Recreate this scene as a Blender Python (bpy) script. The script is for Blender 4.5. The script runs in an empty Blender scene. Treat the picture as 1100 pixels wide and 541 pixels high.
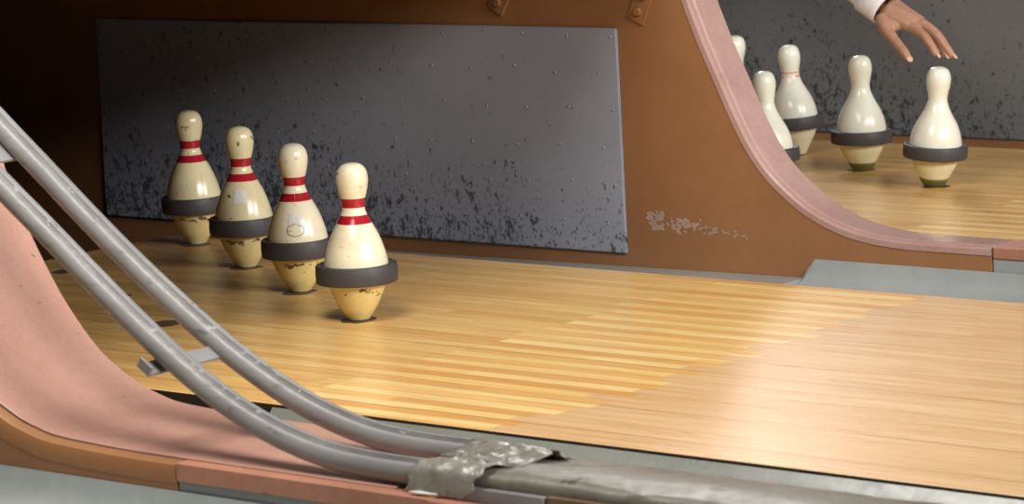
import bpy, bmesh, math, random
from mathutils import Vector, Matrix, noise

# ------------------------------------------------------------------ camera
S = bpy.context.scene
COL = S.collection
CAM = Vector((3.17127, -3.49216, 0.82131)); YAW, PITCH, ROLL, FPX = 0.687402, 0.153381, -0.0477878, 3400.73
fw = Vector((-math.sin(YAW)*math.cos(PITCH), math.cos(YAW)*math.cos(PITCH), -math.sin(PITCH)))
r0 = Vector((math.cos(YAW), math.sin(YAW), 0)); u0 = r0.cross(fw)
rt = r0*math.cos(ROLL)+u0*math.sin(ROLL); up = -r0*math.sin(ROLL)+u0*math.cos(ROLL)
cd = bpy.data.cameras.new('camera'); cam = bpy.data.objects.new('camera', cd); COL.objects.link(cam)
m = Matrix((rt, up, -fw)).transposed().to_4x4(); m.translation = CAM; cam.matrix_world = m
cd.sensor_fit = 'HORIZONTAL'; cd.sensor_width = 36; cd.lens = 36*FPX/1100
cd.clip_start = 0.05; cd.clip_end = 60
cd.dof.use_dof = True; cd.dof.focus_distance = 4.85; cd.dof.aperture_fstop = 12
S.camera = cam

# ------------------------------------------------------------------ light
S.view_settings.view_transform = 'Standard'; S.view_settings.look = 'None'
S.view_settings.gamma = 1; S.view_settings.use_curve_mapping = False
S.view_settings.exposure = 0.0
w = bpy.data.worlds.new('world'); S.world = w; w.use_nodes = True
w.node_tree.nodes['Background'].inputs[0].default_value = (0.80, 0.86, 1.0, 1)
w.node_tree.nodes['Background'].inputs[1].default_value = 0.09

def area(name, loc, target, sx, sy, power, color):
    l = bpy.data.lights.new(name, 'AREA'); l.shape = 'RECTANGLE'; l.size = sx; l.size_y = sy
    l.energy = power; l.color = color
    o = bpy.data.objects.new(name, l); COL.objects.link(o); o.location = loc
    o.rotation_euler = (Vector(target)-Vector(loc)).to_track_quat('-Z', 'Y').to_euler()
    return o
area('window_daylight', (7.0, -1.7, 3.3), (0.0, 0.4, 0.0), 3.4, 1.5, 430, (1.0, 0.96, 0.92))
area('lobby_daylight', (8.0, 2.0, 3.0), (0.0, 1.2, 0.0), 2.6, 1.8, 250, (0.94, 0.96, 1.0))
area('ceiling_lamp', (0.45, -1.2, 1.9), (0.1, 0.3, 0.0), 1.2, 0.6, 46, (1.0, 0.96, 0.90))
area('far_sheen_light', (-2.55, 4.1, 2.35), (0.9, 0.0, 0.0), 0.6, 1.1, 60, (1.0, 0.95, 0.92))  # unseen source added for the sheen on the lane boards

# ------------------------------------------------------------------ materials
class NT:
    def __init__(s, name):
        s.m = bpy.data.materials.new(name); s.m.use_nodes = True; s.t = s.m.node_tree
        s.b = s.t.nodes['Principled BSDF']
    def n(s, kind, **kw):
        nd = s.t.nodes.new(kind)
        for k, v in kw.items(): setattr(nd, k, v)
        return nd
    def put(s, sock, v):
        if hasattr(v, 'is_output') or isinstance(v, bpy.types.NodeSocket): s.t.links.new(v, sock)
        elif isinstance(v, (tuple, list)) and len(v) == 3 and sock.type == 'RGBA': sock.default_value = (*v, 1)
        else: sock.default_value = v
    def math(s, op, a, b=0.0, c=None):
        nd = s.n('ShaderNodeMath', operation=op); s.put(nd.inputs[0], a); s.put(nd.inputs[1], b)
        if c is not None: s.put(nd.inputs[2], c)
        return nd.outputs[0]
    def obj(s): return s.n('ShaderNodeTexCoord').outputs['Object']
    def xyz(s, v):
        nd = s.n('ShaderNodeSeparateXYZ'); s.put(nd.inputs[0], v); return nd.outputs
    def comb(s, x, y, z):
        nd = s.n('ShaderNodeCombineXYZ')
        for i, v in enumerate((x, y, z)): s.put(nd.inputs[i], v)
        return nd.outputs[0]
    def scale(s, v, sc, off=None):
        nd = s.n('ShaderNodeMapping'); s.put(nd.inputs[0], v); nd.inputs[3].default_value = sc
        if off: nd.inputs[1].default_value = off
        return nd.outputs[0]
    def noise(s, v, sc, detail=3, rough=0.5, dist=0.0, w=None):
        nd = s.n('ShaderNodeTexNoise'); s.put(nd.inputs['Vector'], v)
        nd.inputs['Scale'].default_value = sc; nd.inputs['Detail'].default_value = detail
        nd.inputs['Roughness'].default_value = rough; nd.inputs['Distortion'].default_value = dist
        return nd.outputs[0]
    def white(s, v):
        nd = s.n('ShaderNodeTexWhiteNoise', noise_dimensions='3D'); s.put(nd.inputs[0], v); return nd.outputs[0]
    def step(s, v, a, b, lo=0.0, hi=1.0):
        nd = s.n('ShaderNodeMapRange'); s.put(nd.inputs[0], v)
        for i, x in zip((1, 2, 3, 4), (a, b, lo, hi)): s.put(nd.inputs[i], x)
        return nd.outputs[0]
    def mix(s, f, a, b):
        nd = s.n('ShaderNodeMix', data_type='RGBA'); s.put(nd.inputs[0], f)
        s.put(nd.inputs[6], a); s.put(nd.inputs[7], b); return nd.outputs[2]
    def col(s, v): s.put(s.b.inputs['Base Color'], v)
    def rough(s, v): s.put(s.b.inputs['Roughness'], v)
    def bump(s, h, strength=0.3, dist=0.002):
        nd = s.n('ShaderNodeBump'); nd.inputs['Strength'].default_value = strength
        nd.inputs['Distance'].default_value = dist; s.put(nd.inputs['Height'], h)
        s.t.links.new(nd.outputs[0], s.b.inputs['Normal'])

def rgb(r, g, b):
    f = lambda c: (c/255/12.92) if c <= 10 else ((c/255+0.055)/1.055)**2.4
    return (f(r), f(g), f(b))

def painted(name, base, dark, rough=0.45, sc=60, amt=0.5, chip=None, chip_lo=0.68, chip_sc=30, bump=0.15, spec=0.5, speck=None):
    t = NT(name); v = t.obj()
    n1 = t.noise(v, sc*0.12, 4, 0.6); n2 = t.noise(v, sc, 5, 0.65)
    c = t.mix(t.step(n1, 0.3, 0.75, 0, amt), base, dark)
    c = t.mix(t.step(n2, 0.45, 0.75, 0, amt*0.5), c, dark)
    if chip:
        n3 = t.noise(t.scale(v, (1, 1, 1.6), (3, 1, 2)), chip_sc, 4, 0.6)
        c = t.mix(t.step(n3, chip_lo, chip_lo+0.02), c, chip)
    if speck:
        n4 = t.noise(v, 900, 1, 0.5); c = t.mix(t.step(n4, 0.62, 0.70, 0, 0.55), c, speck)
    t.col(c); t.rough(t.step(n2, 0.3, 0.8, rough-0.07, rough+0.12))
    t.b.inputs['Specular IOR Level'].default_value = spec
    t.bump(n2, bump, 0.002)
    return t.m

M = {}
M['brown'] = painted('brown_paint', rgb(156, 110, 72), rgb(134, 90, 56), 0.42, 70, 0.55, speck=rgb(165, 115, 75))
M['pink'] = painted('worn_pink_laminate', rgb(190, 146, 130), rgb(160, 116, 98), 0.36, 45, 0.6, chip=rgb(120, 82, 66), chip_lo=0.70, chip_sc=70, speck=rgb(228, 190, 176))
M['cap'] = painted('pink_brown_edge', rgb(182, 148, 140), rgb(150, 110, 98), 0.22, 55, 0.6, speck=rgb(225, 185, 175))
M['salmon'] = painted('salmon_paint', rgb(188, 132, 106), rgb(146, 98, 76), 0.45, 60, 0.7, chip=rgb(120, 90, 70), chip_lo=0.67)
M['grey'] = painted('grey_gutter_paint', rgb(158, 162, 160), rgb(128, 132, 128), 0.33, 40, 0.6, chip=rgb(86, 88, 84), chip_lo=0.745, chip_sc=70)
M['grey_dull'] = painted('dull_grey_paint', rgb(134, 136, 128), rgb(104, 104, 96), 0.26, 40, 0.7)
M['oldgrey'] = painted('worn_grey_cover', rgb(124, 120, 108), rgb(78, 72, 60), 0.42, 55, 0.9, chip=rgb(70, 60, 48), chip_lo=0.66, chip_sc=24, bump=0.6)
M['rail'] = painted('scratched_rail', rgb(160, 158, 152), rgb(120, 118, 112), 0.3, 60, 0.7, chip=rgb(86, 84, 82), chip_lo=0.635, chip_sc=34, bump=0.3)
def rail_mat():
    t = NT('scratched_rail_paint'); v = t.obj()
    mp = t.n('ShaderNodeMapping'); t.put(mp.inputs[0], v); mp.inputs[2].default_value = (0, -0.63, 0); mp.inputs[3].default_value = (0.16, 1, 1)
    n1 = t.noise(mp.outputs[0], 120, 4, 0.6, 0.3); n2 = t.noise(t.scale(v, (0.6, 1, 1)), 42, 4, 0.62); n3 = t.noise(v, 7, 2, 0.5)
    c = t.mix(t.step(n3, 0.35, 0.7), rgb(142, 142, 140), rgb(124, 122, 122))
    c = t.mix(t.step(n1, 0.50, 0.75, 0, 0.5), c, rgb(112, 108, 106))
    c = t.mix(t.step(t.math('ADD', n1, t.math('MULTIPLY', n2, 0.8)), 1.09, 1.13, 0, 0.6), c, rgb(84, 80, 80))
    t.col(c); t.rough(t.step(n1, 0.3, 0.7, 0.36, 0.55))
    t.bump(n1, 0.3, 0.001); return t.m
M['rail'] = rail_mat()
M['rail_worn'] = painted('worn_rail_strip', rgb(112, 108, 104), rgb(70, 66, 64), 0.4, 90, 0.9, chip=rgb(138, 136, 134), chip_lo=0.62, chip_sc=55)
M['tape'] = painted('crumpled_tape', rgb(150, 147, 138), rgb(104, 99, 88), 0.15, 70, 0.9, chip=rgb(205, 200, 190), chip_lo=0.66, chip_sc=60, bump=0.8)
M['dark'] = painted('dark_wood', rgb(52, 38, 26), rgb(26, 18, 12), 0.7, 30, 0.8)
M['black'] = painted('black_board', rgb(30, 24, 20), rgb(16, 12, 10), 0.8, 30, 0.6)
M['rubber'] = painted('rubber', rgb(70, 67, 68), rgb(50, 48, 50), 0.55, 60, 0.7, bump=0.3, speck=rgb(95, 92, 92))
M['moss'] = painted('olive_tape', rgb(118, 112, 50), rgb(80, 74, 34), 0.6, 80, 0.9)
M['red'] = painted('red_stripe', rgb(172, 30, 44), rgb(140, 20, 34), 0.16, 60, 0.4, bump=0.03)
M['sticker'] = painted('white_sticker', rgb(228, 224, 218), rgb(205, 200, 190), 0.3, 80, 0.6, chip=rgb(150, 140, 125), chip_lo=0.66, chip_sc=200, bump=0.05)
M['ink'] = painted('faded_ink', rgb(150, 140, 110), rgb(120, 110, 84), 0.3, 80, 0.6)
M['steel'] = painted('dull_steel', rgb(170, 168, 170), rgb(120, 118, 120), 0.3, 80, 0.6)
M['wallp'] = painted('plaster', rgb(150, 145, 138), rgb(130, 126, 120), 0.8, 20, 0.5)

def panel_mat(name, base, dark, lowtop):
    t = NT(name); v = t.obj(); x, y, z = t.xyz(v)
    low = t.step(z, 0.0, lowtop, 1, 0)
    n1 = t.noise(t.scale(v, (1, 1, 0.8)), 135, 6, 0.72, 0.2)
    n2 = t.noise(t.scale(v, (1, 1, 0.6), (2, 0, 7)), 75, 5, 0.66, 0.3)
    big = t.noise(v, 5, 3, 0.5)
    left = t.step(x, -0.9, 0.1, 0.05, -0.03)
    th = t.math('SUBTRACT', 0.655, t.math('MULTIPLY', low, 0.11))
    th = t.math('SUBTRACT', th, t.math('MULTIPLY', t.math('SUBTRACT', big, 0.5), 0.12))
    th = t.math('SUBTRACT', th, left)
    k1 = t.step(t.math('SUBTRACT', n1, th), 0.0, 0.07, 0, 0.8)
    k2 = t.step(t.math('SUBTRACT', n2, t.math('ADD', th, 0.02)), 0.0, 0.03, 0, 0.75)
    c = t.mix(t.step(big, 0.35, 0.7, 0, 0.5), base, dark)
    c = t.mix(t.math('MAXIMUM', k1, k2), c, rgb(30, 29, 30))
    pale = t.noise(t.scale(v, (1, 1, 1), (9, 4, 1)), 150, 2, 0.5)
    c = t.mix(t.step(pale, 0.76, 0.78, 0, 0.5), c, rgb(190, 188, 185))
    t.col(c); t.rough(t.step(n1, 0.3, 0.7, 0.36, 0.52)); t.bump(n1, 0.15, 0.002)
    return t.m
M['panel'] = panel_mat('scuffed_grey_sheet', rgb(162, 165, 178), rgb(142, 145, 158), 0.20)
M['panel_dark'] = panel_mat('scuffed_dark_sheet', rgb(118, 118, 118), rgb(104, 104, 104), 0.30)

def wood_mat():
    t = NT('lane_boards'); v = t.obj(); x, y, z = t.xyz(v)
    W = 0.0262
    idx = t.math('FLOOR', t.math('DIVIDE', t.math('ADD', y, 5.0), W))
    r1 = t.white(t.comb(idx, 3.0, 1.0)); r2 = t.white(t.comb(idx, 9.0, 4.0)); r3 = t.white(t.comb(idx, 17.0, 2.0))
    par = t.math('MODULO', idx, 2.0)
    # board ends meet in two toothed rows across the lane
    a = t.math('ADD', 0.295, t.math('MULTIPLY', r1, 0.02))
    b = t.math('ADD', 0.66, t.math('MULTIPLY', r2, 0.07))
    isA = t.math('GREATER_THAN', x, a); isB = t.math('LESS_THAN', x, b)
    zone = t.math('MULTIPLY', isA, isB)
    seg = t.math('FLOOR', t.math('ADD', t.math('DIVIDE', x, 0.62), t.math('MULTIPLY', r3, 7.0)))
    rs = t.white(t.comb(idx, seg, 5.0))
    gr = t.noise(t.scale(v, (5, 160, 1)), 1.0, 4, 0.6, 0.3)
    gr2 = t.noise(t.scale(v, (14, 420, 1), (3, 2, 1)), 1.0, 3, 0.6)
    deckc = t.mix(rs, rgb(222, 172, 100), rgb(238, 198, 126))
    zl = t.mix(rs, rgb(252, 220, 150), rgb(244, 204, 128)); zd = t.mix(rs, rgb(222, 164, 92), rgb(240, 194, 120))
    zonec = t.mix(par, zd, zl)
    upc = t.mix(rs, rgb(222, 180, 128), rgb(230, 192, 142))
    c = t.mix(zone, t.mix(isA, deckc, upc), zonec)
    c = t.mix(t.step(gr, 0.42, 0.75, 0, 0.45), c, rgb(172, 112, 56))
    c = t.mix(t.step(gr2, 0.58, 0.78, 0, 0.35), c, rgb(150, 96, 50))
    # seams
    fy = t.math('FRACT', t.math('DIVIDE', t.math('ADD', y, 5.0), W))
    seam = t.math('LESS_THAN', t.math('ABSOLUTE', t.math('SUBTRACT', fy, 0.5)), 0.475)
    c = t.mix(t.math('MULTIPLY', t.math('SUBTRACT', 1.0, seam), 0.35), c, rgb(130, 82, 40))
    # long dark split joints on a few boards
    jt = t.math('MULTIPLY', t.math('GREATER_THAN', r3, 0.93), t.math('GREATER_THAN', fy, 0.80))
    c = t.mix(t.math('MULTIPLY', jt, 0.30), c, rgb(120, 66, 30))
    # dirt on the worn deck, then an even browning towards the pit end
    d = t.noise(t.scale(v, (3, 9, 1), (5, 5, 0)), 3.0, 5, 0.65)
    deck = t.step(x, -0.25, -0.75)
    c = t.mix(t.math('MULTIPLY', t.step(d, 0.42, 0.75), t.step(x, 0.1, -0.7, 0.05, 0.6)), c, rgb(120, 88, 52))
    c = t.mix(t.math('MULTIPLY', deck, 0.25), c, rgb(128, 98, 62))
    t.col(c)
    rr = t.noise(t.scale(v, (4, 60, 1)), 1.0, 3, 0.6)
    t.rough(t.step(rr, 0.3, 0.7, 0.25, 0.36))
    t.b.inputs['Specular IOR Level'].default_value = 0.45
    t.bump(t.math('ADD', gr, seam), 0.12, 0.0004)
    return t.m
M['wood'] = wood_mat()

def pin_mat(name, top, low, zsplit, chips=True, red=False, more=0.0):
    t = NT(name); v = t.obj(); x, y, z = t.xyz(v)
    rnd = t.n('ShaderNodeObjectInfo').outputs['Random']
    off = t.n('ShaderNodeVectorMath', operation='ADD'); t.put(off.inputs[0], v)
    t.t.links.new(t.comb(t.math('MULTIPLY', rnd, 3.0), rnd, 0.0), off.inputs[1]); vv = off.outputs[0]
    c = t.mix(t.step(z, zsplit, zsplit+0.004), low, top)
    n = t.noise(vv, 30, 4, 0.6); c = t.mix(t.step(n, 0.4, 0.75, 0, 0.35), c, tuple(q*0.80 for q in low))
    if chips:
        n2 = t.noise(t.scale(vv, (1, 1, 1.3)), 75, 3, 0.6)
        below = t.math('MULTIPLY', t.step(z, 0.036, 0.048), t.step(z, 0.054, 0.050))
        th = t.math('SUBTRACT', t.math('SUBTRACT', 0.70-more, t.math('MULTIPLY', below, 0.145)), t.math('MULTIPLY', t.step(z, 0.205, 0.22), 0.04))
        c = t.mix(t.step(t.math('SUBTRACT', n2, th), 0, 0.02, 0, 0.9), c, rgb(84, 60, 34))
        n3 = t.noise(vv, 160, 3, 0.6)
        c = t.mix(t.step(n3, 0.68, 0.70, 0, 0.55), c, rgb(120, 100, 70))
        t.bump(n2, 0.12, 0.001)
    if red:
        n4 = t.noise(t.scale(vv, (1, 1, 3)), 90, 3, 0.6)
        ring = t.math('MULTIPLY', t.step(z, 0.158, 0.160), t.step(z, 0.171, 0.169))
        ring = t.math('MULTIPLY', ring, t.math('GREATER_THAN', t.math('ABSOLUTE', t.math('SUBTRACT', z, 0.165)), 0.0022))
        c = t.mix(t.math('MULTIPLY', ring, t.step(n4, 0.46, 0.50, 0, 0.8)), c, rgb(214, 90, 60))
    t.col(c); t.rough(0.17 if chips else 0.22)
    t.b.inputs['Subsurface Weight'].default_value = 0.0 if chips else 0.12
    t.b.inputs['Subsurface Radius'].default_value = (0.01, 0.008, 0.005)
    return t.m
M['pin'] = pin_mat('cream_pin_lacquer', rgb(238, 228, 198), rgb(226, 204, 136), 0.070)
M['pin_old'] = pin_mat('yellowed_pin_lacquer', rgb(226, 214, 172), rgb(218, 198, 140), 0.070, more=0.025)
M['pin_w'] = pin_mat('white_pin_plastic', rgb(236, 236, 218), rgb(228, 218, 176), 0.066, False)
M['pin_wr'] = pin_mat('white_pin_plastic_red_ring', rgb(232, 232, 216), rgb(224, 216, 182), 0.066, False, True)

def simple(name, c, rough, sss=0.0):
    t = NT(name); v = t.obj(); n = t.noise(v, 90, 4, 0.6)
    t.col(t.mix(t.step(n, 0.35, 0.7), c, tuple(q*0.82 for q in c))); t.rough(rough)
    if sss:
        t.b.inputs['Subsurface Weight'].default_value = sss
        t.b.inputs['Subsurface Radius'].default_value = (0.012, 0.005, 0.003)
    t.bump(t.noise(v, 300, 3, 0.6), 0.12, 0.0008)
    return t.m
M['skin'] = simple('skin', rgb(184, 138, 112), 0.45, 0.15)
M['nail'] = simple('fingernail', rgb(222, 178, 160), 0.3)
M['shirt'] = simple('white_cotton', rgb(240, 236, 232), 0.85)
M['trousers'] = simple('navy_cotton', rgb(40, 44, 60), 0.9)
M['hair'] = simple('dark_hair', rgb(30, 22, 18), 0.6)
M['shoe'] = simple('black_leather', rgb(28, 26, 26), 0.5)

# ------------------------------------------------------------------ helpers
def link(name, bm, mat, parent=None, smooth=False, loc=None):
    me = bpy.data.meshes.new(name); bmesh.ops.recalc_face_normals(bm, faces=bm.faces); bm.to_mesh(me); bm.free()
    for mm in (mat if isinstance(mat, list) else [mat]): me.materials.append(mm)
    if smooth:
        for p in me.polygons: p.use_smooth = True
    o = bpy.data.objects.new(name, me); COL.objects.link(o)
    if parent: o.parent = parent
    if loc: o.location = loc
    return o
def tag(o, label=None, cat=None, group=None, kind=None):
    if label: o['label'] = label
    if cat: o['category'] = cat
    if group: o['group'] = group
    if kind: o['kind'] = kind
    return o
def empty(name, loc=(0, 0, 0)):
    o = bpy.data.objects.new(name, None); COL.objects.link(o); o.location = loc; o.empty_display_size = 0.05; return o
def box(bm, x0, x1, y0, y1, z0, z1, bev=0.0):
    r = bmesh.ops.create_cube(bm, size=1)
    bmesh.ops.scale(bm, vec=(x1-x0, y1-y0, z1-z0), verts=r['verts'])
    bmesh.ops.translate(bm, vec=((x0+x1)/2, (y0+y1)/2, (z0+z1)/2), verts=r['verts'])
    if bev:
        es = list({e for v in r['verts'] for e in v.link_edges})
        bmesh.ops.bevel(bm, geom=es, offset=bev, segments=3, affect='EDGES', profile=0.5)
def prism(bm, pts, y0, y1):          # pts: (x, z) outline extruded along y
    a = [bm.verts.new((x, y0, z)) for x, z in pts]; b = [bm.verts.new((x, y1, z)) for x, z in pts]
    bm.faces.new(a); bm.faces.new(b[::-1])
    n = len(pts)
    for i in range(n): bm.faces.new((a[i], b[i], b[(i+1) % n], a[(i+1) % n]))
def sweep(bm, path, section, closed=True, caps=True):
    """path: list of (origin, u, v) frames; section: list of (a, b) offsets."""
    rings = [[bm.verts.new(o+u*a+v*b) for a, b in section] for o, u, v in path]
    n = len(section); last = n if closed else n-1
    for i in range(len(rings)-1):
        for j in range(last):
            bm.faces.new((rings[i][j], rings[i+1][j], rings[i+1][(j+1) % n], rings[i][(j+1) % n]))
    if caps and closed: bm.faces.new(rings[0]); bm.faces.new(rings[-1][::-1])
    return rings
def catmull(pts, k=8):
    P = [Vector(p) for p in pts]; P = [P[0]*2-P[1]]+P+[P[-1]*2-P[-2]]; out = []
    for i in range(1, len(P)-2):
        a, b, c, d = P[i-1:i+3]
        for j in range(k):
            t = j/k
            out.append(0.5*((2*b)+(c-a)*t+(2*a-5*b+4*c-d)*t*t+(3*b-a-3*c+d)*t**3))
    out.append(P[-2]); return out
def lathe(bm, prof, seg=64):
    rings = []
    for r, z in prof:
        if r < 1e-6: rings.append([bm.verts.new((0, 0, z))])
        else: rings.append([bm.verts.new((r*math.cos(2*math.pi*i/seg), r*math.sin(2*math.pi*i/seg), z)) for i in range(seg)])
    fs = []
    for k in range(len(rings)-1):
        A, B = rings[k], rings[k+1]; row = []
        for i in range(seg):
            j = (i+1) % seg
            if len(A) == 1 and len(B) == 1: continue
            if len(A) == 1: row.append(bm.faces.new((A[0], B[j], B[i])))
            elif len(B) == 1: row.append(bm.faces.new((A[i], A[j], B[0])))
            else: row.append(bm.faces.new((A[i], A[j], B[j], B[i])))
        fs.append(row)
    return fs

# ------------------------------------------------------------------ lanes
HW = 0.527; PITCHY = 1.548; GUT = 0.207
DECK_END = -0.93
LANES = [(0.0, 'wooden bowling lane under the four red-striped pins, strips of light and dark boards', 'near'),
         (PITCHY, 'wooden bowling lane in the background at upper right, under the white pins', 'far'),
         (-1.699, 'wooden bowling lane in front of the pink kickback', 'front')]
for cy, lab, _ in LANES:
    bm = bmesh.new(); box(bm, DECK_END, 5.0, cy-HW, cy+HW, -0.10, 0.0, 0.0015)
    # object origin on the lane's centre line so that boards repeat alike
    for f in bm.faces: f.material_index = 0 if f.normal.z > 0.5 else 1
    o = link('bowling_lane', bm, [M['wood'], M['dark']]); tag(o, lab, 'bowling lane')

def gutter(y0, y1, label, x0=0.318, mat='grey'):
    """rounded trough from the lane edge y0 to the board y1; its pin-deck end is cut down to a notch"""
    bm = bmesh.new(); sgn = 1 if y1 > y0 else -1
    xs = [x0, x0+0.003, x0+0.006, x0+0.010, x0+0.014, x0+0.018, x0+0.03, x0+0.2, 1.2, 2.0, 5.0]
    n = 44; top, bot = [], []
    def prof(s):                       # s 0..1 across
        return -0.004*(1-s)+0.003*s-0.043*(1-abs(2*s-1)**(3.0 if s < 0.5 else 9.0))
    for x in xs:
        d = x-x0
        lim = -0.030+0.033*max(0, min(1, d/0.018))**0.6 if d < 0.018 else 1
        rt_, rb_ = [], []
        for j in range(n+1):
            s = j/n; z = prof(s)
            if s > 0.90: z = min(z, lim)
            y = y0+sgn*0.003+(y1-y0-sgn*0.004)*s
            rt_.append(bm.verts.new((x, y, z))); rb_.append(bm.verts.new((x, y, z-0.006)))
        top.append(rt_); bot.append(rb_)
    for i in range(len(xs)-1):
        for j in range(n):
            bm.faces.new((top[i][j], top[i+1][j], top[i+1][j+1], top[i][j+1]))
            bm.faces.new((bot[i][j], bot[i][j+1], bot[i+1][j+1], bot[i+1][j]))
        for j in (0, n): bm.faces.new((top[i][j], bot[i][j], bot[i+1][j], top[i+1][j]))
    for i in (0, len(xs)-1):
        for j in range(n): bm.faces.new((top[i][j], top[i][j+1], bot[i][j+1], bot[i][j]))
    o = link('gutter', bm, M[mat], smooth=True)
    md = o.modifiers.new('edge', 'EDGE_SPLIT'); md.split_angle = math.radians(50)
    tag(o, label, 'gutter')
def flat_gutter(y0, y1, mat, z, label):
    bm = bmesh.new(); a, b = sorted((y0, y1)); box(bm, DECK_END, 0.317, a+0.001, b-0.001, z-0.012, z, 0.001)
    for v in bm.verts: v.co.z += (v.co.x-0.3)*0.011
    # raised strip along the board
    tag(link('flat_gutter', bm, mat), label, 'gutter')
gutter(HW, HW+GUT, 'pale grey gutter along the far edge of the nearer lane, below the brown divider')
gutter(-HW, -HW-GUT, 'grey gutter along the near edge of the nearer lane, beside the ball return rails', mat='grey_dull')
gutter(PITCHY-HW, PITCHY-HW-GUT, 'grey gutter between the brown divider and the background lane')
gutter(PITCHY+HW, PITCHY+HW+GUT, 'grey gutter on the far side of the background lane')
gutter(-0.965-GUT, -0.965, 'grey gutter at the lower left corner, in front of the near brown kickback', 0.01)
flat_gutter(HW, HW+GUT, M['grey'], -0.029, 'thin grey flat strip at the foot of the brown board with the grey sheet')
flat_gutter(-HW, -HW-GUT, M['black'], -0.085, 'dark gap floor between the near pin deck edge and the pink kickback')
flat_gutter(PITCHY-HW, PITCHY-HW-GUT, M['black'], -0.06, 'dark floor of the gap behind the pink-edged kickback')
flat_gutter(PITCHY+HW, PITCHY+HW+GUT, M['grey'], -0.037, 'grey flat strip at the foot of the background wall sheet')

# worn dark spots where the pins stand
RACK = [(0, 0), (-.264, -.152), (-.264, .152), (-.528, -.305), (-.528, 0), (-.528, .305), (-.80, -.457), (-.80, -.152), (-.80, .152), (-.80, .46)]
spot_m = painted('worn_pin_spot', rgb(98, 82, 66), rgb(74, 60, 48), 0.5, 200, 0.9)
for cy in (0, PITCHY):
    for k, (x, y) in enumerate(RACK):
        if cy: x += 0.066
        bm = bmesh.new(); c = bm.verts.new((0, 0, 0.0006)); ring = []
        for i in range(28):
            a = i/28*2*math.pi; r = 0.0270+0.007*noise.noise(Vector((math.cos(a)*1.6+k*3, math.sin(a)*1.6+cy*5, k)))
            ring.append(bm.verts.new((r*math.cos(a), r*math.sin(a), 0.0006)))
        low = [bm.verts.new((v.co.x, v.co.y, -0.002)) for v in ring]
        for i in range(28):
            bm.faces.new((c, ring[i], ring[(i+1) % 28])); bm.faces.new((ring[i], low[i], low[(i+1) % 28], ring[(i+1) % 28]))
        o = link('pin_spot', bm, spot_m, loc=(x, cy+y, 0))
        where = 'nearer lane pin deck' if cy == 0 else 'background lane pin deck'
        tag(o, 'dark worn round pin spot in the wooden '+where, 'pin spot', 'pin spots on the '+where)

# ------------------------------------------------------------------ dividers
FAR = [(0.045, 0.62), (0.056, 0.57), (0.075, 0.50), (0.10, 0.42), (0.112, 0.39), (0.132, 0.344), (0.160, 0.287), (0.187, 0.232), (0.214, 0.184),
       (0.246, 0.143), (0.285, 0.109), (0.329, 0.080), (0.382, 0.058), (0.436, 0.0455), (0.495, 0.0395), (0.555, 0.0385), (0.665, 0.0385)]
FARC = [(p.x, p.y) for p in catmull([(x, z, 0) for x, z in FAR], 5)]
NEAR = [(-0.01, 0.62), (0.0, 0.56), (0.020, 0.46), (0.035, 0.40), (0.050, 0.348), (0.071, 0.293), (0.095, 0.248), (0.125, 0.200), (0.163, 0.149),
        (0.218, 0.096), (0.280, 0.063), (0.320, 0.050), (0.360, 0.0425), (0.440, 0.0385), (0.510, 0.0370), (0.575, 0.0365)]
NEARC = [(p.x, p.y) for p in catmull([(x, z, 0) for x, z in NEAR], 5)]
def normals(c):
    out = []
    for i in range(len(c)):
        a = c[max(0, i-1)]; b = c[min(len(c)-1, i+1)]; dx, dz = b[0]-a[0], b[1]-a[1]; L = math.hypot(dx, dz)
        out.append((-dz/L, dx/L))
    return out
def frames(c, y0):
    ns = normals(c); return [(Vector((x, y0, z)), Vector((0, 1, 0)), Vector((nx, 0, nz)) * (1 if nx >= 0 or nz > 0 else -1)) for (x, z), (nx, nz) in zip(c, ns)]

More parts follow.
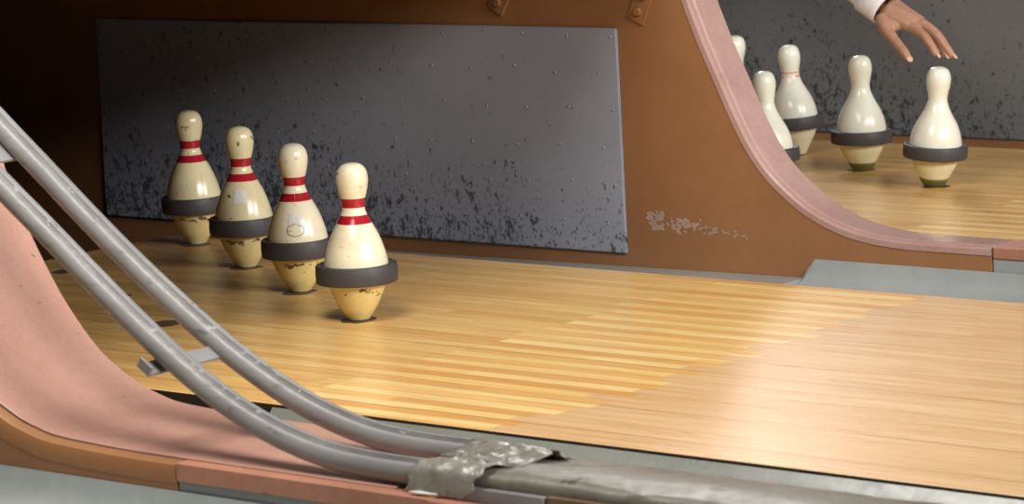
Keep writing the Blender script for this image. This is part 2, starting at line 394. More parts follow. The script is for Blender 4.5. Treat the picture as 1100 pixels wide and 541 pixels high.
def far_divider(dy, label, mat_panel, detailed):
    Y0, Y1 = 0.734+dy, 0.814+dy
    root = empty('kickback_divider', (0, Y0, -0.12)); tag(root, label, 'lane divider')
    L = lambda o: setattr(o, 'location', (0, -Y0, 0.12))
    bm = bmesh.new(); prism(bm, FARC+[(0.665, -0.12), (-2.0, -0.12), (-2.0, 0.62)], Y0, Y1)
    L(link('side_board', bm, M['brown'], root))
    sec = [(-0.0015, -0.010), (-0.0015, -0.001), (0.002, 0.0030), (0.0085, 0.0030), (0.0105, 0.0006), (0.0125, 0.0006), (0.0160, 0.0040),
           (0.060, 0.0040), (0.0775, 0.0036), (0.0815, 0.0), (0.0815, -0.010)]
    bm = bmesh.new(); sweep(bm, frames([(x, z) for x, z in FARC], Y0), sec)
    o = link('edge_capping', bm, M['cap'], root); L(o); tag(o, 'glossy worn pink capping')
    # metal sheet
    bm = bmesh.new(); pts = [(-1.303, 0.372), (-1.310, -0.013), (-0.042, -0.011), (-0.045, 0.372)]
    prism(bm, pts, Y0-0.006, Y0-0.0002)
    bmesh.ops.bevel(bm, geom=[e for e in bm.edges], offset=0.0022, segments=2, affect='EDGES')
    o = link('metal_sheet', bm, mat_panel, root); L(o); tag(o, 'scuffed grey metal sheet')
    if detailed:
        nb = bmesh.new(); bmesh.ops.create_uvsphere(nb, u_segments=10, v_segments=6, radius=0.0022)
        for v in nb.verts: v.co.y *= 0.45
        nail = link('nail', nb, M['steel'], root, True); first = True; rr = random.Random(4)
        for r_, z in enumerate((0.362, 0.30, 0.235, 0.17, 0.105, 0.04)):
            for k in range(14):
                x = -0.055-k*0.094-(0.03 if r_ % 2 else 0)+rr.uniform(-.006, .006)
                if x < -1.29: continue
                o = nail if first else nail.copy()
                if not first: COL.objects.link(o); o.parent = root
                first = False; o.location = (x, -0.0066, z+0.12+rr.uniform(-.006, .006))
        # two small square plates with a bolt, set at a slant
        for cx, cz, rot in ((0.006, 0.411, 0.42), (-0.294, 0.423, 0.55)):
            bm = bmesh.new(); box(bm, -0.018, 0.018, -0.004, 0, -0.030, 0.030, 0.0012)
            o = link('mounting_plate', bm, M['brown'], root); o.location = (cx, 0, cz+0.12); o.rotation_euler = (0, rot, 0)
            for bz in (-0.012, 0.016):
                b2 = bmesh.new(); bmesh.ops.create_cone(b2, cap_ends=True, segments=6, radius1=0.0075, radius2=0.0065, depth=0.007)
                bmesh.ops.rotate(b2, cent=(0, 0, 0), matrix=Matrix.Rotation(math.pi/2, 3, 'X'), verts=b2.verts)
                c = link('bolt', b2, M['brown'], o); c.location = (0, -0.006, bz)
    return root
d1 = far_divider(0.0, 'brown kickback board with the large scuffed grey sheet behind the red-striped pins', M['panel'], True)
d2 = far_divider(PITCHY, 'dark grey sheet-clad board forming the backdrop of the white pins', M['panel_dark'], False)

# chipped paint patch on the brown board (bare scabs with their own shape)
chip_m = painted('bare_chipped_paint', rgb(182, 156, 138), rgb(146, 112, 86), 0.5, 120, 0.8)
bm = bmesh.new(); rr = random.Random(11)
for k in range(95):
    u_ = rr.random()**1.25; x = 0.004+u_*0.20; z = 0.055-0.13*(x-0.0)*0.9+rr.gauss(0, 0.0085)*(1-u_*0.8)
    r = rr.uniform(0.0012, 0.0058)*(1-0.55*u_); n = 9; ph = rr.random()*6
    vs = []
    for i in range(n):
        a = i/n*2*math.pi; q = r*(1+0.35*math.sin(a*2+ph)+0.2*math.sin(a*5+ph))
        vs.append(bm.verts.new((x+1.35*q*math.cos(a), -0.0006-k*1e-6, z+q*math.sin(a))))
    bm.faces.new(vs)
o = link('chipped_paint', bm, chip_m, d1); o.location = (0, 0, 0.12); o['kind'] = 'stuff'

def low_divider(dy, label):
    Y0, Y1 = 0.734+dy, 0.814+dy
    root = empty('low_divider', (0.67, Y0, -0.12)); tag(root, label, 'lane divider')
    bm = bmesh.new(); box(bm, 0.667, 5, Y0+0.002, Y1-0.002, -0.12, 0.0235); o = link('grey_side', bm, M['grey'], root); o.location = (-0.67, -Y0, 0.12)
    bm = bmesh.new(); box(bm, 0.667, 5, Y0-0.001, Y1+0.001, 0.0235, 0.0425, 0.0025); o = link('salmon_capping', bm, M['salmon'], root); o.location = (-0.67, -Y0, 0.12)
low_divider(0, 'low divider strip with salmon top and grey side, at the right edge')
low_divider(PITCHY, 'low divider strip beyond the background lane')

# near divider: wide, carries the ball return
Y0, Y1 = -0.965, -0.734
root = empty('wide_kickback_divider', (0, Y0, -0.12)); tag(root, 'broad swooping pink-topped kickback with brown front face, at the lower left', 'lane divider')
def LN(o): o.location = (0, -Y0, 0.12); return o
bm = bmesh.new(); prism(bm, NEARC+[(0.575, -0.12), (-2.0, -0.12), (-2.0, 0.62)], Y0+0.020, Y1)
LN(link('side_board', bm, M['brown'], root))
sec = [(0.0, -0.16), (0.0, -0.012), (0.004, -0.004), (0.011, -0.0006), (0.020, -0.0002), (0.020, -0.16)]
fr = frames(NEARC, Y0); bm = bmesh.new()
fr2 = [(o, u, Vector((0, 0, 1)) if v.z > 0.97 else v) for o, u, v in fr]
# rounded front trim follows the curve; below it the board face runs straight down
sec2 = [(-0.0003, -0.026), (-0.0003, -0.012), (0.003, -0.004), (0.010, -0.0006), (0.0165, -0.0004), (0.0165, -0.026)]
sweep(bm, fr, sec2); o = LN(link('front_trim', bm, M['brown'], root, True)); md = o.modifiers.new('e', 'EDGE_SPLIT')
bm = bmesh.new(); prism(bm, [(x-0.014 if z > 0.15 else x, z-0.0125 if z < 0.15 else z) for x, z in NEARC]+[(0.575, -0.12), (-2.0, -0.12), (-2.0, 0.62)], Y0, Y0+0.012)
LN(link('front_face', bm, M['brown'], root))
ext = NEARC+[(0.7, 0.0365), (0.8, 0.0365), (0.90, 0.0365)]
bm = bmesh.new(); sweep(bm, frames(ext, Y0), [(0.0185, -0.001), (0.0185, 0.0014), (0.0200, 0.0022), (0.2290, 0.0022), (0.2315, 0.0010), (0.2315, -0.004)])
o = LN(link('pink_top_sheet', bm, M['pink'], root)); tag(o, 'worn pink top sheet')

root = empty('low_divider', (0.58, Y0, -0.12)); tag(root, 'wide low divider with salmon edge, below the rails', 'lane divider')
def LL(o): o.location = (-0.58, -Y0, 0.12); return o
bm = bmesh.new(); box(bm, 0.577, 5, Y0+0.003, Y1, -0.12, 0.0145); LL(link('grey_side', bm, M['grey'], root))
bm = bmesh.new(); box(bm, 0.5760, 0.962, Y0, Y1-0.001, 0.0140, 0.0360, 0.0012); LL(link('salmon_capping', bm, M['salmon'], root))
bm = bmesh.new(); box(bm, 0.962, 1.10, Y0, -0.9485, 0.0140, 0.0345, 0.0012); LL(link('salmon_capping', bm, M['salmon'], root))

# ball return cover, beyond the tape
root = empty('ball_return_cover', (1.0, -0.935, 0.0145)); tag(root, 'worn grey ball return cover running right from the taped rail ends', 'ball return cover')
bm = bmesh.new(); path = []
x = 0.990
while x < 4.6:
    path.append(x); x += 0.02 if x < 1.9 else 0.15
sect = [(-0.937, 0.0146), (-0.938, 0.048), (-0.941, 0.056), (-0.937, 0.063), (-0.925, 0.0665), (-0.905, 0.0675), (-0.88, 0.066), (-0.85, 0.0615), (-0.82, 0.055), (-0.79, 0.048), (-0.76, 0.042), (-0.732, 0.037), (-0.716, 0.029), (-0.712, 0.016), (-0.733, 0.0146)]
rings = []
for x in path:
    s = max(0, min(1, (x-0.990)/0.12)); row = []
    for j, (y, z) in enumerate(sect):
        d = noise.noise(Vector((x*9, y*60, 3)))*0.0022+noise.noise(Vector((x*35, y*120, 1)))*0.0009
        if j in (2, 3, 4): d *= 2
        row.append(bm.verts.new((x, y+d*(0.8 if 0 < j < 13 else 0), z+(d if 0 < j < 13 else 0))))
    rings.append(row)
for v in rings[0]:
    if v.co.y > -0.862: v.co.x -= 0.036
n = len(sect)
for i in range(len(rings)-1):
    for j in range(n): bm.faces.new((rings[i][j], rings[i+1][j], rings[i+1][(j+1) % n], rings[i][(j+1) % n]))
bm.faces.new(rings[0]); bm.faces.new(rings[-1][::-1])
o = link('cover', bm, M['oldgrey'], root, True); o.location = (-1.0, 0.935, -0.0145); md = o.modifiers.new('e', 'EDGE_SPLIT'); md.split_angle = math.radians(55)
bm = bmesh.new(); box(bm, 0.985, 1.108, -0.947, -0.9385, 0.012, 0.0500, 0.0015); o = link('front_plate', bm, M['rail'], root); o.location = (-1.0, 0.935, -0.0145); tag(o, 'lilac-grey front plate')
bm = bmesh.new(); box(bm, 1.112, 1.62, -0.946, -0.9385, 0.012, 0.0515, 0.0015); o = link('front_plate', bm, M['dark_tan'] if 'dark_tan' in M else painted('bare_brown_board', rgb(122, 96, 66), rgb(84, 62, 40), 0.55, 60, 0.9), root); o.location = (-1.0, 0.935, -0.0145); tag(o, 'bare brown wooden front plate')

# ------------------------------------------------------------------ ball return rails
RA = [(-0.60, 0.985), (-0.20, 0.688), (0.10, 0.468), (0.268, 0.345), (0.345, 0.291), (0.421, 0.237), (0.495, 0.186), (0.568, 0.140), (0.640, 0.103), (0.712, 0.077), (0.782, 0.0615), (0.852, 0.0560), (0.93, 0.0550), (0.985, 0.0550)]
RB = [(-0.60, 0.975), (-0.20, 0.675), (0.0, 0.522), (0.152, 0.406), (0.232, 0.347), (0.310, 0.289), (0.387, 0.235), (0.463, 0.186), (0.537, 0.142), (0.611, 0.106), (0.684, 0.079), (0.755, 0.0625), (0.812, 0.0565), (0.868, 0.0550), (0.945, 0.0550)]
rail_root = empty('ball_return_rails', (0.9, -0.88, 0.04)); tag(rail_root, 'pair of scratched grey curved metal ball return rails sweeping down from the upper left', 'ball return')
def rail(pts, y, rad):
    c = catmull([(x, y, z) for x, z in pts], 6); bm = bmesh.new(); fr = []
    for i, p in enumerate(c):
        t = (c[min(i+1, len(c)-1)]-c[max(i-1, 0)]).normalized(); v = Vector((0, 1, 0)); u = t.cross(v).normalized()
        fr.append((p, v, u if u.z > 0 else -u))
    sec = [(rad*math.cos(a)*1.0, rad*math.sin(a)) for a in [k/22*2*math.pi for k in range(22)]]
    sec2 = []
    for a, b in sec:                       # a shallow crease runs along the upper far side
        an = math.atan2(b, a); q = 1-0.10*math.exp(-((an-2.0)/0.16)**2); sec2.append((a*q, b*q))
    rg = sweep(bm, fr, sec2); n_ = len(sec2); mark = {v for r_ in rg for v in r_[6:9]}
    for f in bm.faces:
        if len(f.verts) == 4 and all(v in mark for v in f.verts): f.material_index = 1
    o = link('rail', bm, [M['rail'], M['rail_worn']], rail_root, True); o.location = (-0.9, 0.88, -0.04)
rail(RA, -0.930, 0.0156); rail(RB, -0.826, 0.0156)
def bracket(x, z, ang, wide=0.022):
    # flat strap across and under both rails, ends turned up
    bm = bmesh.new(); box(bm, -wide/2, wide/2, -0.956, -0.812, -0.0195, -0.0155, 0.001)
    box(bm, -wide/2, wide/2, -0.959, -0.9552, -0.0195, -0.006, 0.001)
    o = link('cross_strap', bm, M['rail'], rail_root); o.rotation_euler = (0, ang, 0); o.location = (x-0.9, 0.88, z-0.04)
bracket(0.535, 0.155, 0.57); bracket(0.178, 0.390, 0.64, 0.060)

# tape wrapped over the rail ends
def tape_mesh(x0, x1, line, seed, skew=0.0, amp=0.004):
    bm = bmesh.new(); c = catmull([(0, y, z) for y, z in line], 6); nx = 34; rows = []
    for i in range(nx+1):
        row = []
        for j, p in enumerate(c):
            s = j/(len(c)-1); x = x0+(x1-x0)*i/nx+skew*s+0.016*noise.noise(Vector((s*7, seed, i/nx*0.5)))
            v = Vector((x*52+p.y*30, p.y*75, seed)); d = noise.noise(v)*amp+abs(noise.noise(v*2.7))*amp*0.8
            e = min(i, nx-i)/nx; d *= min(1, 0.35+e*4)
            row.append(bm.verts.new((x, p.y-(d if s < 0.3 else 0), p.z+(d if 0.08 < s else 0)-0.0)))
        rows.append(row)
    for i in range(nx):
        for j in range(len(c)-1): bm.faces.new((rows[i][j], rows[i+1][j], rows[i+1][j+1], rows[i][j+1]))
    return bm
bm = tape_mesh(0.915, 1.000, [(-0.9500, 0.0365), (-0.9500, 0.050), (-0.9480, 0.064), (-0.938, 0.0722), (-0.924, 0.0722), (-0.905, 0.0680), (-0.885, 0.0640), (-0.868, 0.0630)], 3.1, 0.05, 0.0028)
o = link('adhesive_tape', bm, M['tape'], smooth=True); tag(o, 'crumpled grey tape wound around the end of the front rail', 'tape')
so = o.modifiers.new('s', 'SOLIDIFY'); so.thickness = 0.0006; so.offset = 1
bm = tape_mesh(0.930, 1.045, [(-0.900, 0.0690), (-0.870, 0.0665), (-0.846, 0.0710), (-0.828, 0.0712), (-0.808, 0.0640), (-0.790, 0.0530), (-0.770, 0.0470), (-0.745, 0.0400)], 8.3, -0.045, 0.0034)
o = link('adhesive_tape', bm, M['tape'], smooth=True); tag(o, 'shiny crumpled grey tape over the end of the rear rail', 'tape')
so = o.modifiers.new('s', 'SOLIDIFY'); so.thickness = 0.0006; so.offset = 1
# torn flat scrap on the salmon edge
bm = bmesh.new(); pts = [(0.928, -0.958), (0.940, -0.960), (0.962, -0.957), (0.966, -0.954), (0.950, -0.953), (0.940, -0.950), (0.930, -0.953)]
vs = [bm.verts.new((x, y, 0.0395+0.0015*noise.noise(Vector((x*80, y*80, 2))))) for x, y in pts]; bm.faces.new(vs)
o = link('tape_scrap', bm, M['sticker']); tag(o, 'small torn white tape scrap on the salmon edge below the front rail', 'tape')
so = o.modifiers.new('s', 'SOLIDIFY'); so.thickness = 0.0012; so.offset = 0

# ------------------------------------------------------------------ pins
def smooth_profile(pts, k=5):
    out = []; c = catmull([(r, z, 0) for r, z in pts], k)
    for p in c: out.append((max(p.x, 0), p.y))
    out[-1] = (0.0, out[-1][1]); return out
LP = [(0.0150, 0.0), (0.0172, 0.0015), (0.0200, 0.006), (0.0300, 0.0215), (0.0385, 0.040), (0.0450, 0.057), (0.0484, 0.074), (0.0490, 0.084), (0.0462, 0.099), (0.0415, 0.115),
      (0.0352, 0.131), (0.0270, 0.1465), (0.0208, 0.159), (0.0172, 0.1695), (0.0178, 0.181), (0.0215, 0.195), (0.0240, 0.2085), (0.0238, 0.219), (0.0205, 0.2295), (0.0125, 0.2365), (0.0, 0.2388)]
RP = [(0.0170, 0.0), (0.0190, 0.0015), (0.0215, 0.006), (0.0295, 0.0205), (0.0400, 0.040), (0.0465, 0.060), (0.0485, 0.078), (0.0462, 0.096), (0.0400, 0.115), (0.0310, 0.132), (0.0235, 0.146),
      (0.0186, 0.160), (0.0180, 0.170), (0.0205, 0.184), (0.0226, 0.196), (0.0222, 0.207), (0.0185, 0.218), (0.0110, 0.2238), (0.0, 0.2255)]
def pin(x, y, prof, mat, band_r, label, group, stripes=False, foot=False, sticker=False, tilt=(0, 0), rot=0, bz=(0.0575, 0.0860), ring_mark=False):
    root = empty('bowling_pin', (x, y, 0.0008)); root.rotation_euler = (tilt[0], tilt[1], rot)
    tag(root, label, 'bowling pin', group)
    full = smooth_profile(prof); full = [(0.0, 0.0)]+full
    if stripes:                         # put rings exactly on the stripe edges
        cuts = [0.1475, 0.1600, 0.1715, 0.1855]
        for zc in cuts:
            for i in range(1, len(full)-1):
                (r1, z1), (r2, z2) = full[i], full[i+1]
                if z1 < zc < z2: full.insert(i+1, (r1+(r2-r1)*(zc-z1)/(z2-z1), zc)); break
    bm = bmesh.new(); rows = lathe(bm, full)
    if stripes:
        for k, row in enumerate(rows):
            zm = (full[k][1]+full[k+1][1])/2
            if 0.1475 < zm < 0.1600 or 0.1715 < zm < 0.1855:
                for f in row: f.material_index = 1
    link('pin_body', bm, [mat, M['red']], root, True)
    z0, z1 = bz; ri = min(r for r, z in full if z0-0.004 < z < z1+0.004)-0.0005; R = band_r; b = 0.0030
    sec = [(ri, z0), (R-b, z0), (R-b*0.3, z0+b*0.3), (R, z0+b), (R+0.0004, (z0+z1)/2), (R, z1-b), (R-b*0.3, z1-b*0.3), (R-b, z1), (R-b-0.003, z1-0.0004), (ri, z1-0.0010), (ri, z0)]
    bm = bmesh.new(); lathe(bm, sec, 72); bmesh.ops.remove_doubles(bm, verts=bm.verts, dist=1e-6)
    o = link('rubber_band', bm, M['rubber'], root, True); md = o.modifiers.new('e', 'EDGE_SPLIT'); md.split_angle = math.radians(40)
    tag(o, 'thick dark grey rubber band')
    def rad(z):
        for i in range(1, len(full)-1):
            (r1, z1_), (r2, z2_) = full[i], full[i+1]
            if z1_ <= z <= z2_ and z2_ > z1_: return r1+(r2-r1)*(z-z1_)/(z2_-z1_)
        return 0.02
    if foot:
        zz = [0.0003, 0.004, 0.008, 0.012, 0.0165]; bm = bmesh.new()
        lathe(bm, [(rad(z)+0.0008, z) for z in zz]+[(rad(0.0165)-0.001, 0.0166)], 48)
        tag(link('taped_foot', bm, M['moss'], root, True), 'olive green taped foot')
    if sticker:
        # face the camera: azimuth towards it in the pin's own frame
        az = math.atan2(CAM.y-y, CAM.x-x)-rot+sticker[0]
        bm = bmesh.new(); n = 12; zs0, zs1, ha = sticker[1], sticker[2], sticker[3]; g = []
        for i in range(n+1):
            z = zs0+(zs1-zs0)*i/n; row = []
            for j in range(n+1):
                a = az+ha*(2*j/n-1)*(1+0.06*noise.noise(Vector((i*.9, j*.9, x*9)))); r = rad(z)+0.0005
                row.append(bm.verts.new((r*math.cos(a), r*math.sin(a), z+0.001*noise.noise(Vector((i*.6, j*.6, 4))))))
            g.append(row)
        rs_ = random.Random(int(x*-1000))
        for i in range(n):
            for j in range(n):
                if rs_.random() < 0.10 and (i in (0, n-1) or j in (0, n-1)): continue
                bm.faces.new((g[i][j], g[i][j+1], g[i+1][j+1], g[i+1][j]))
        s_ = link('sticker', bm, M['sticker'], root, True); tag(s_, 'worn white square label')
        if sticker[4]:
            # faint outlined emblem: scalloped crown over an oval
            def loop(fn, nm=60, wd=0.0006):
                b2 = bmesh.new(); A, B = [], []
                for k in range(nm):
                    t_ = k/nm*2*math.pi; da, dz = fn(t_)
                    for lst, s1 in ((A, 0.94), (B, 1.06)):
                        z = sticker[5]+dz*s1; a = az+da*s1/rad(z); r = rad(z)+0.0006
                        lst.append(b2.verts.new((r*math.cos(a), r*math.sin(a), z)))
                for k in range(nm): b2.faces.new((A[k], A[(k+1) % nm], B[(k+1) % nm], B[k]))
                return b2
            link('emblem_outline', loop(lambda t_: (0.0135*math.cos(t_), 0.0085*math.sin(t_)*(1+0.28*abs(math.sin(3*t_)) if math.sin(t_) > 0 else 1))), M['ink'], root)
    return root
g1 = 'red-striped pins standing in a slanting row'
pin(-0.004, 0.004, LP, M['pin'], 0.0620, 'nearest and largest red-striped cream pin, rightmost of the row of four', g1, True, tilt=(0, 0.004), rot=0.3)
pin(-0.270, 0.162, LP, M['pin'], 0.0590, 'red-striped cream pin with a white label, directly behind the nearest pin', g1, True, sticker=(-0.05, 0.112, 0.133, 0.27, True, 0.104), tilt=(0.0, -0.008), rot=1.7)
pin(-0.531, 0.310, LP, M['pin_old'], 0.0590, 'yellowed red-striped pin with a white label, second from the left in the row', g1, True, sticker=(-0.10, 0.113, 0.135, 0.30, False, 0.1), tilt=(0, 0.0), rot=2.9)
pin(-0.806, 0.470, LP, M['pin_old'], 0.0580, 'farthest red-striped pin, leftmost of the row, speckled with dark chips', g1, True, tilt=(0, 0.01), rot=4.2)
g2 = 'plain white pins on the background lane'
pin(0.061, 1.548, RP, M['pin_w'], 0.0600, 'plain white pin under the hand, rightmost, with an olive green foot', g2, foot=True, tilt=(0.0, 0.085), rot=0, bz=(0.0545, 0.0800))
pin(-0.190, 1.693, RP, M['pin_w'], 0.0600, 'plain white upright pin with olive green foot, left of the pin under the hand', g2, foot=True, tilt=(0, 0.01), rot=0, bz=(0.0545, 0.0800))
pin(-0.452, 1.855, RP, M['pin_wr'], 0.0600, 'white pin with a faded red ring on its neck', g2, tilt=(0.02, -0.045), rot=0, bz=(0.0545, 0.0800))
pin(-0.205, 1.396, RP, M['pin_w'], 0.0600, 'white pin half hidden by the pink curved kickback edge', g2, tilt=(0.0, -0.03), rot=0, bz=(0.0545, 0.0800))
pin(-0.708, 2.002, RP, M['pin_w'], 0.0600, 'white pin of which only a sliver of head shows past the curved edge', g2, tilt=(0, 0.035), rot=0, bz=(0.0545, 0.0800))

# ------------------------------------------------------------------ room around the pits
bm = bmesh.new(); box(bm, -2.1, 6, -3.4, 4.0, -0.30, -0.125); tag(link('floor', bm, M['black']), kind='structure')
bm = bmesh.new(); box(bm, -2.2, -2.002, -3.4, 4.0, -0.30, 1.2); tag(link('wall_left', bm, M['black']), kind='structure')
bm = bmesh.new(); box(bm, -2.2, 0.045, -3.4, 0.83, 0.622, 0.68)  # unseen low hood with front lip, added to shade the pin deck and boards
box(bm, 0.045, 0.075, -3.4, 0.72, 0.585, 0.68); tag(link('pit_shade_hood', bm, M['black']), kind='structure')

# ------------------------------------------------------------------ person
def skin_mesh(verts, edges, radii, root_i=0, sub=2):
    me = bpy.data.meshes.new('tmp'); me.from_pydata([Vector(v) for v in verts], edges, []); ob = bpy.data.objects.new('tmp', me); COL.objects.link(ob)
    md = ob.modifiers.new('s', 'SKIN'); md.use_smooth_shade = True
    for i, d in enumerate(me.skin_vertices[0].data):
        r = radii[i]; d.radius = r if isinstance(r, tuple) else (r, r); d.use_root = (i == root_i)
    sb = ob.modifiers.new('sub', 'SUBSURF'); sb.levels = sub; sb.render_levels = sub
    dg = bpy.context.evaluated_depsgraph_get(); dg.update(); ev = ob.evaluated_get(dg)
    out = bpy.data.meshes.new_from_object(ev); bpy.data.objects.remove(ob); return out
def chain(pts, radii, sub=2):
    return skin_mesh(pts, [(i, i+1) for i in range(len(pts)-1)], radii, 0, sub)
def fuse(meshes, voxel, smooth_it=4):
    bm = bmesh.new()
    for me in meshes: bm.from_mesh(me)
    me = bpy.data.meshes.new('tmp'); bm.to_mesh(me); bm.free(); ob = bpy.data.objects.new('tmp', me); COL.objects.link(ob)
    r = ob.modifiers.new('r', 'REMESH'); r.mode = 'VOXEL'; r.voxel_size = voxel; r.use_smooth_shade = True
    s = ob.modifiers.new('s', 'SMOOTH'); s.factor = 0.5; s.iterations = smooth_it
    dg = bpy.context.evaluated_depsgraph_get(); dg.update(); out = bpy.data.meshes.new_from_object(ob.evaluated_get(dg))
    bpy.data.objects.remove(ob)
    for p in out.polygons: p.use_smooth = True
    return out
V = Vector
wrist = V((-0.033, 1.535, 0.3373))
palm = V((-0.007, 1.533, 0.3175))
parts = []
# hand: back of the hand as a flattened web of metacarpals, then five separate fingers
W4 = [(-0.0221, 1.520, 0.3287), (-0.0230, 1.530, 0.3379), (-0.0272, 1.545, 0.3438), (-0.0320, 1.558, 0.3455)]
mcp = [V(q) for q in ((0.038, 1.517, 0.3024), (0.0474, 1.532, 0.3097), (0.0383, 1.552, 0.3092), (0.0237, 1.570, 0.3059))]
for k, q in enumerate(mcp):
    a = V(W4[k]); parts.append(chain([a, a.lerp(q, 0.35), a.lerp(q, 0.7), q, q+(q-a)*0.12], [0.0150, 0.0140, 0.0128, 0.0116, 0.0100]))
for k in range(3):
    a = V(W4[k]).lerp(V(W4[k+1]), 0.5); q = mcp[k].lerp(mcp[k+1], 0.5); parts.append(chain([a, a.lerp(q, 0.5), a.lerp(q, 0.92)], [0.0140, 0.0125, 0.0095]))
parts.append(chain([wrist, palm, V((0.0131, 1.533, 0.3091))], [(0.020, 0.019), (0.021, 0.015), (0.016, 0.012)]))
fing = [([mcp[0], V((0.0599, 1.511, 0.2947)), V((0.0811, 1.503, 0.2837)), V((0.0991, 1.498, 0.2637)), V((0.1078, 1.496, 0.2498))], [0.0112, 0.0094, 0.0092, 0.0078, 0.0066]),
        ([mcp[1], V((0.0700, 1.530, 0.3002)), V((0.0930, 1.526, 0.2857)), V((0.1133, 1.523, 0.2623)), V((0.1276, 1.522, 0.2453))], [0.0114, 0.0098, 0.0096, 0.0082, 0.0068]),
        ([mcp[2], V((0.0547, 1.552, 0.2964)), V((0.0729, 1.550, 0.2811)), V((0.0890, 1.546, 0.2587)), V((0.0970, 1.544, 0.2435))], [0.0108, 0.0092, 0.0090, 0.0076, 0.0062]),
        ([mcp[3], V((0.0362, 1.571, 0.2915)), V((0.0475, 1.571, 0.2772)), V((0.0579, 1.568, 0.2603)), V((0.0630, 1.566, 0.2505))], [0.0096, 0.0080, 0.0078, 0.0066, 0.0054])]
for p_, r_ in fing: parts.append(chain(p_, r_))
# raised tendons on the back of the hand
up_ = V((0.35, -0.45, 0.82)).normalized()
for k in (0, 1, 2):
    a = V(W4[k]); q = mcp[k]; parts.append(chain([a.lerp(q, 0.25)+up_*0.0115, a.lerp(q, 0.6)+up_*0.0112, q+up_*0.0085], [0.0026, 0.0028, 0.0036]))
thumb = [V(q) for q in ((-0.0257, 1.520, 0.3243), (-0.0101, 1.505, 0.3042), (0.0125, 1.490, 0.2868), (0.0370, 1.478, 0.2712), (0.0560, 1.470, 0.2575), (0.0665, 1.467, 0.2455))]
parts.append(chain(thumb, [0.0165, 0.0160, 0.0118, 0.0098, 0.0094, 0.0066]))
parts.append(chain([V((-0.010, 1.512, 0.312)), V((0.010, 1.510, 0.303)), V((0.024, 1.512, 0.300))], [0.014, 0.011, 0.007]))
hand_parts = parts+[chain([wrist, wrist.lerp(V((-0.262, 1.585, 0.468)), 0.3)], [(0.0285, 0.0280), 0.030])]; parts = []
# arm, trunk, neck, legs (the part above the frame is bent forward over the pit)
elbow = V((-0.262, 1.585, 0.468)); shoulder = V((-0.540, 1.600, 0.690)); shR = V((-0.600, 1.260, 0.740))
parts.append(chain([wrist.lerp(elbow, 0.15), wrist.lerp(elbow, 0.3), wrist.lerp(elbow, 0.7), elbow, elbow.lerp(shoulder, 0.5), shoulder], [0.024, 0.0285, 0.0370, 0.040, 0.045, 0.052]))
pel = V((-1.20, 1.43, 0.60)); chest = V((-0.76, 1.43, 0.745)); neckb = V((-0.58, 1.43, 0.800)); headc = V((-0.44, 1.43, 0.865))
parts.append(chain([pel, V((-1.02, 1.43, 0.68)), chest, neckb], [(0.15, 0.11), (0.13, 0.10), (0.165, 0.12), (0.07, 0.07)]))
parts.append(chain([V((-0.66, 1.43, 0.75)), shoulder], [0.07, 0.055])); parts.append(chain([V((-0.66, 1.43, 0.75)), shR], [0.07, 0.055]))
parts.append(chain([neckb, V((-0.52, 1.43, 0.83)), headc], [0.062, 0.056, 0.07]))
elR = V((-0.74, 1.16, 0.50)); wrR = V((-0.84, 1.22, 0.27))
parts.append(chain([shR, shR.lerp(elR, 0.5), elR, elR.lerp(wrR, 0.4), wrR, V((-0.87, 1.23, 0.21))], [0.052, 0.045, 0.038, 0.034, 0.023, 0.028]))
for k in range(4):
    q = V((-0.872+0.012*k-0.01, 1.215+0.014*k, 0.195)); parts.append(chain([q, q+V((-0.004, 0, -0.03)), q+V((-0.014, 0, -0.055+0.004*abs(k-1.5)))], [0.010, 0.009, 0.0075]))
parts.append(chain([V((-0.86, 1.215, 0.235)), V((-0.84, 1.19, 0.205)), V((-0.845, 1.18, 0.175))], [0.012, 0.010, 0.0085]))
for s in (-1, 1):
    hip = pel+V((0, 0.095*s, -0.03)); knee = V((-1.13, 1.43+0.12*s, 0.22)); ank = V((-1.30, 1.43+0.12*s, -0.055))
    parts.append(chain([hip, hip.lerp(knee, 0.5), knee, knee.lerp(ank, 0.4), ank], [0.088, 0.075, 0.056, 0.052, 0.034]))
# head: skull, jaw, nose, lips, ears
def ball(c, r, sc=(1, 1, 1)):
    bm = bmesh.new(); bmesh.ops.create_uvsphere(bm, u_segments=28, v_segments=18, radius=r)
    for v in bm.verts: v.co = V((v.co.x*sc[0], v.co.y*sc[1], v.co.z*sc[2]))+c
    me = bpy.data.meshes.new('t'); bm.to_mesh(me); bm.free(); return me
parts += [ball(headc+V((0.01, 0, 0.03)), 0.092, (1.05, 0.84, 1.0)), ball(headc+V((0.045, 0, -0.045)), 0.058, (1.0, 0.9, 0.95)),
          ball(headc+V((0.108, 0, -0.015)), 0.014, (1.1, 0.8, 1.3)), ball(headc+V((0.096, 0, -0.048)), 0.014, (0.8, 1.5, 0.6)),
          ball(headc+V((0.012, 0.082, -0.005)), 0.022, (0.7, 0.4, 1.2)), ball(headc+V((0.012, -0.082, -0.005)), 0.022, (0.7, 0.4, 1.2))]
body = fuse(parts, 0.0060, 2); hm = fuse(hand_parts, 0.0017, 5); bm = bmesh.new(); bm.from_mesh(body); bm.from_mesh(hm)
body = bpy.data.meshes.new('person'); bm.to_mesh(body); bm.free()
for p in body.polygons: p.use_smooth = True
body.materials.append(M['skin'])
person = bpy.data.objects.new('person', body); COL.objects.link(person)
tag(person, 'person in white long sleeves reaching a hand down over the rightmost white pin', 'person')
def cloth(name, meshes, voxel, mat, wrinkle=0.003):
    me = fuse(meshes, voxel, 4); me.materials.append(mat)
    for v in me.vertices:
        n_ = noise.noise(v.co*22)*wrinkle+noise.noise(v.co*55)*wrinkle*0.4; v.co += v.normal*n_
    o = bpy.data.objects.new(name, me); COL.objects.link(o); o.parent = person; return o
cuff = wrist.lerp(elbow, 0.08)
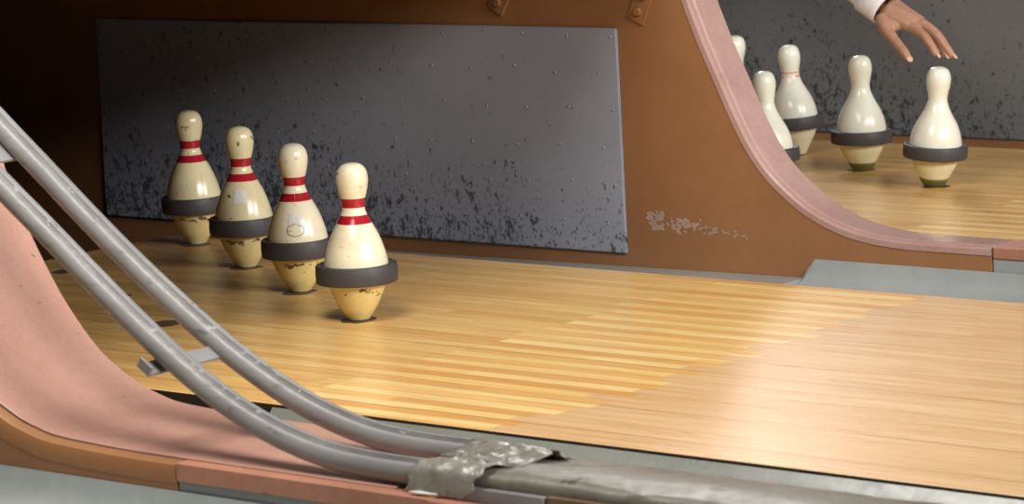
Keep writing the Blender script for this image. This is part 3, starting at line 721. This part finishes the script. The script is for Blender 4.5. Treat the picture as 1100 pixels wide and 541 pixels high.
shirt = [chain([cuff, cuff.lerp(elbow, 0.12), cuff.lerp(elbow, 0.55), elbow, elbow.lerp(shoulder, 0.5), shoulder], [(0.0335, 0.0325), (0.036, 0.034), 0.045, 0.052, 0.058, 0.068]),
         chain([pel+V((0.02, 0, 0.02)), V((-1.02, 1.43, 0.68)), chest, V((-0.62, 1.43, 0.785))], [(0.172, 0.135), (0.155, 0.125), (0.188, 0.142), (0.09, 0.085)]),
         chain([V((-0.66, 1.43, 0.75)), shoulder], [0.09, 0.07]), chain([V((-0.66, 1.43, 0.75)), shR], [0.09, 0.07]),
         chain([shR, shR.lerp(elR, 0.5), elR, elR.lerp(wrR, 0.8)], [0.066, 0.057, 0.050, 0.034])]
cloth('shirt', shirt, 0.007, M['shirt'])
cd_ = (elbow-wrist).normalized(); cu = cd_.cross(V((0, 1, 0))).normalized(); cv = cd_.cross(cu).normalized(); bm = bmesh.new()
c0 = wrist-cd_*0.012; rings = []
for d_, ro in ((0.0, 0.0285), (0.0, 0.0305), (0.002, 0.0325), (0.030, 0.0342), (0.052, 0.0352), (0.054, 0.0335), (0.054, 0.0275), (0.004, 0.0275)):
    rings.append([bm.verts.new(c0+cd_*(d_+0.004*math.sin(k/40*2*math.pi+2))+(cu*math.cos(k/40*2*math.pi)+cv*math.sin(k/40*2*math.pi)*0.95)*(ro+0.0012*math.sin(k/40*6*math.pi))) for k in range(40)])
for i in range(len(rings)):
    for k in range(40):
        A, B = rings[i], rings[(i+1) % len(rings)]; bm.faces.new((A[k], A[(k+1) % 40], B[(k+1) % 40], B[k]))
link('cuff', bm, M['shirt'], person, True)
tr = [chain([pel+V((0.03, 0, 0.0)), pel], [(0.165, 0.13), (0.165, 0.13)])]
for s in (-1, 1):
    hip = pel+V((0, 0.095*s, -0.03)); knee = V((-1.13, 1.43+0.12*s, 0.22)); ank = V((-1.30, 1.43+0.12*s, -0.035))
    tr.append(chain([hip, hip.lerp(knee, 0.5), knee, knee.lerp(ank, 0.4), ank], [0.105, 0.090, 0.072, 0.066, 0.055]))
cloth('trousers', tr, 0.008, M['trousers'])
for s in (-1, 1):
    a = V((-1.30, 1.43+0.12*s, -0.088)); me = fuse([chain([a, a+V((0.08, 0, -0.005)), a+V((0.19, 0, -0.01))], [(0.04, 0.036), (0.040, 0.032), (0.034, 0.022)])], 0.006, 3)
    me.materials.append(M['shoe']); o = bpy.data.objects.new('shoe', me); COL.objects.link(o); o.parent = person
me = fuse([ball(headc+V((-0.008, 0, 0.045)), 0.1, (1.0, 0.88, 0.92)), ball(headc+V((-0.045, 0, 0.01)), 0.075, (0.8, 1.0, 1.1))], 0.006, 2)
me.materials.append(M['hair']); o = bpy.data.objects.new('hair', me); COL.objects.link(o); o.parent = person
for s in (-1, 1):
    me = ball(headc+V((0.088, 0.031*s, 0.008)), 0.011); me.materials.append(M['sticker']); o = bpy.data.objects.new('eye', me); COL.objects.link(o); o.parent = person
# fingernails on the upper side of each fingertip
for (p_, _), wd in zip(fing+[(thumb, 0)], (0.0050, 0.0053, 0.0050, 0.0042, 0.0058)):
    tip, prev = p_[-1], p_[-2]; d = (tip-prev).normalized(); side = V((0, 1, 0)); side = (side-d*side.dot(d)).normalized(); nrm = d.cross(side)
    if nrm.x < 0: nrm = -nrm
    if p_ is thumb: nrm = (nrm+V((0, -0.8, 0))).normalized(); side = d.cross(nrm).normalized()
    bm = bmesh.new(); bmesh.ops.create_uvsphere(bm, u_segments=14, v_segments=8, radius=1)
    c = tip+nrm*0.0044-d*0.0005
    for v in bm.verts: v.co = c+side*(v.co.x*wd)+d*(v.co.y*wd*1.25)+nrm*(v.co.z*0.0016)
    link('fingernail', bm, M['nail'], person, True)
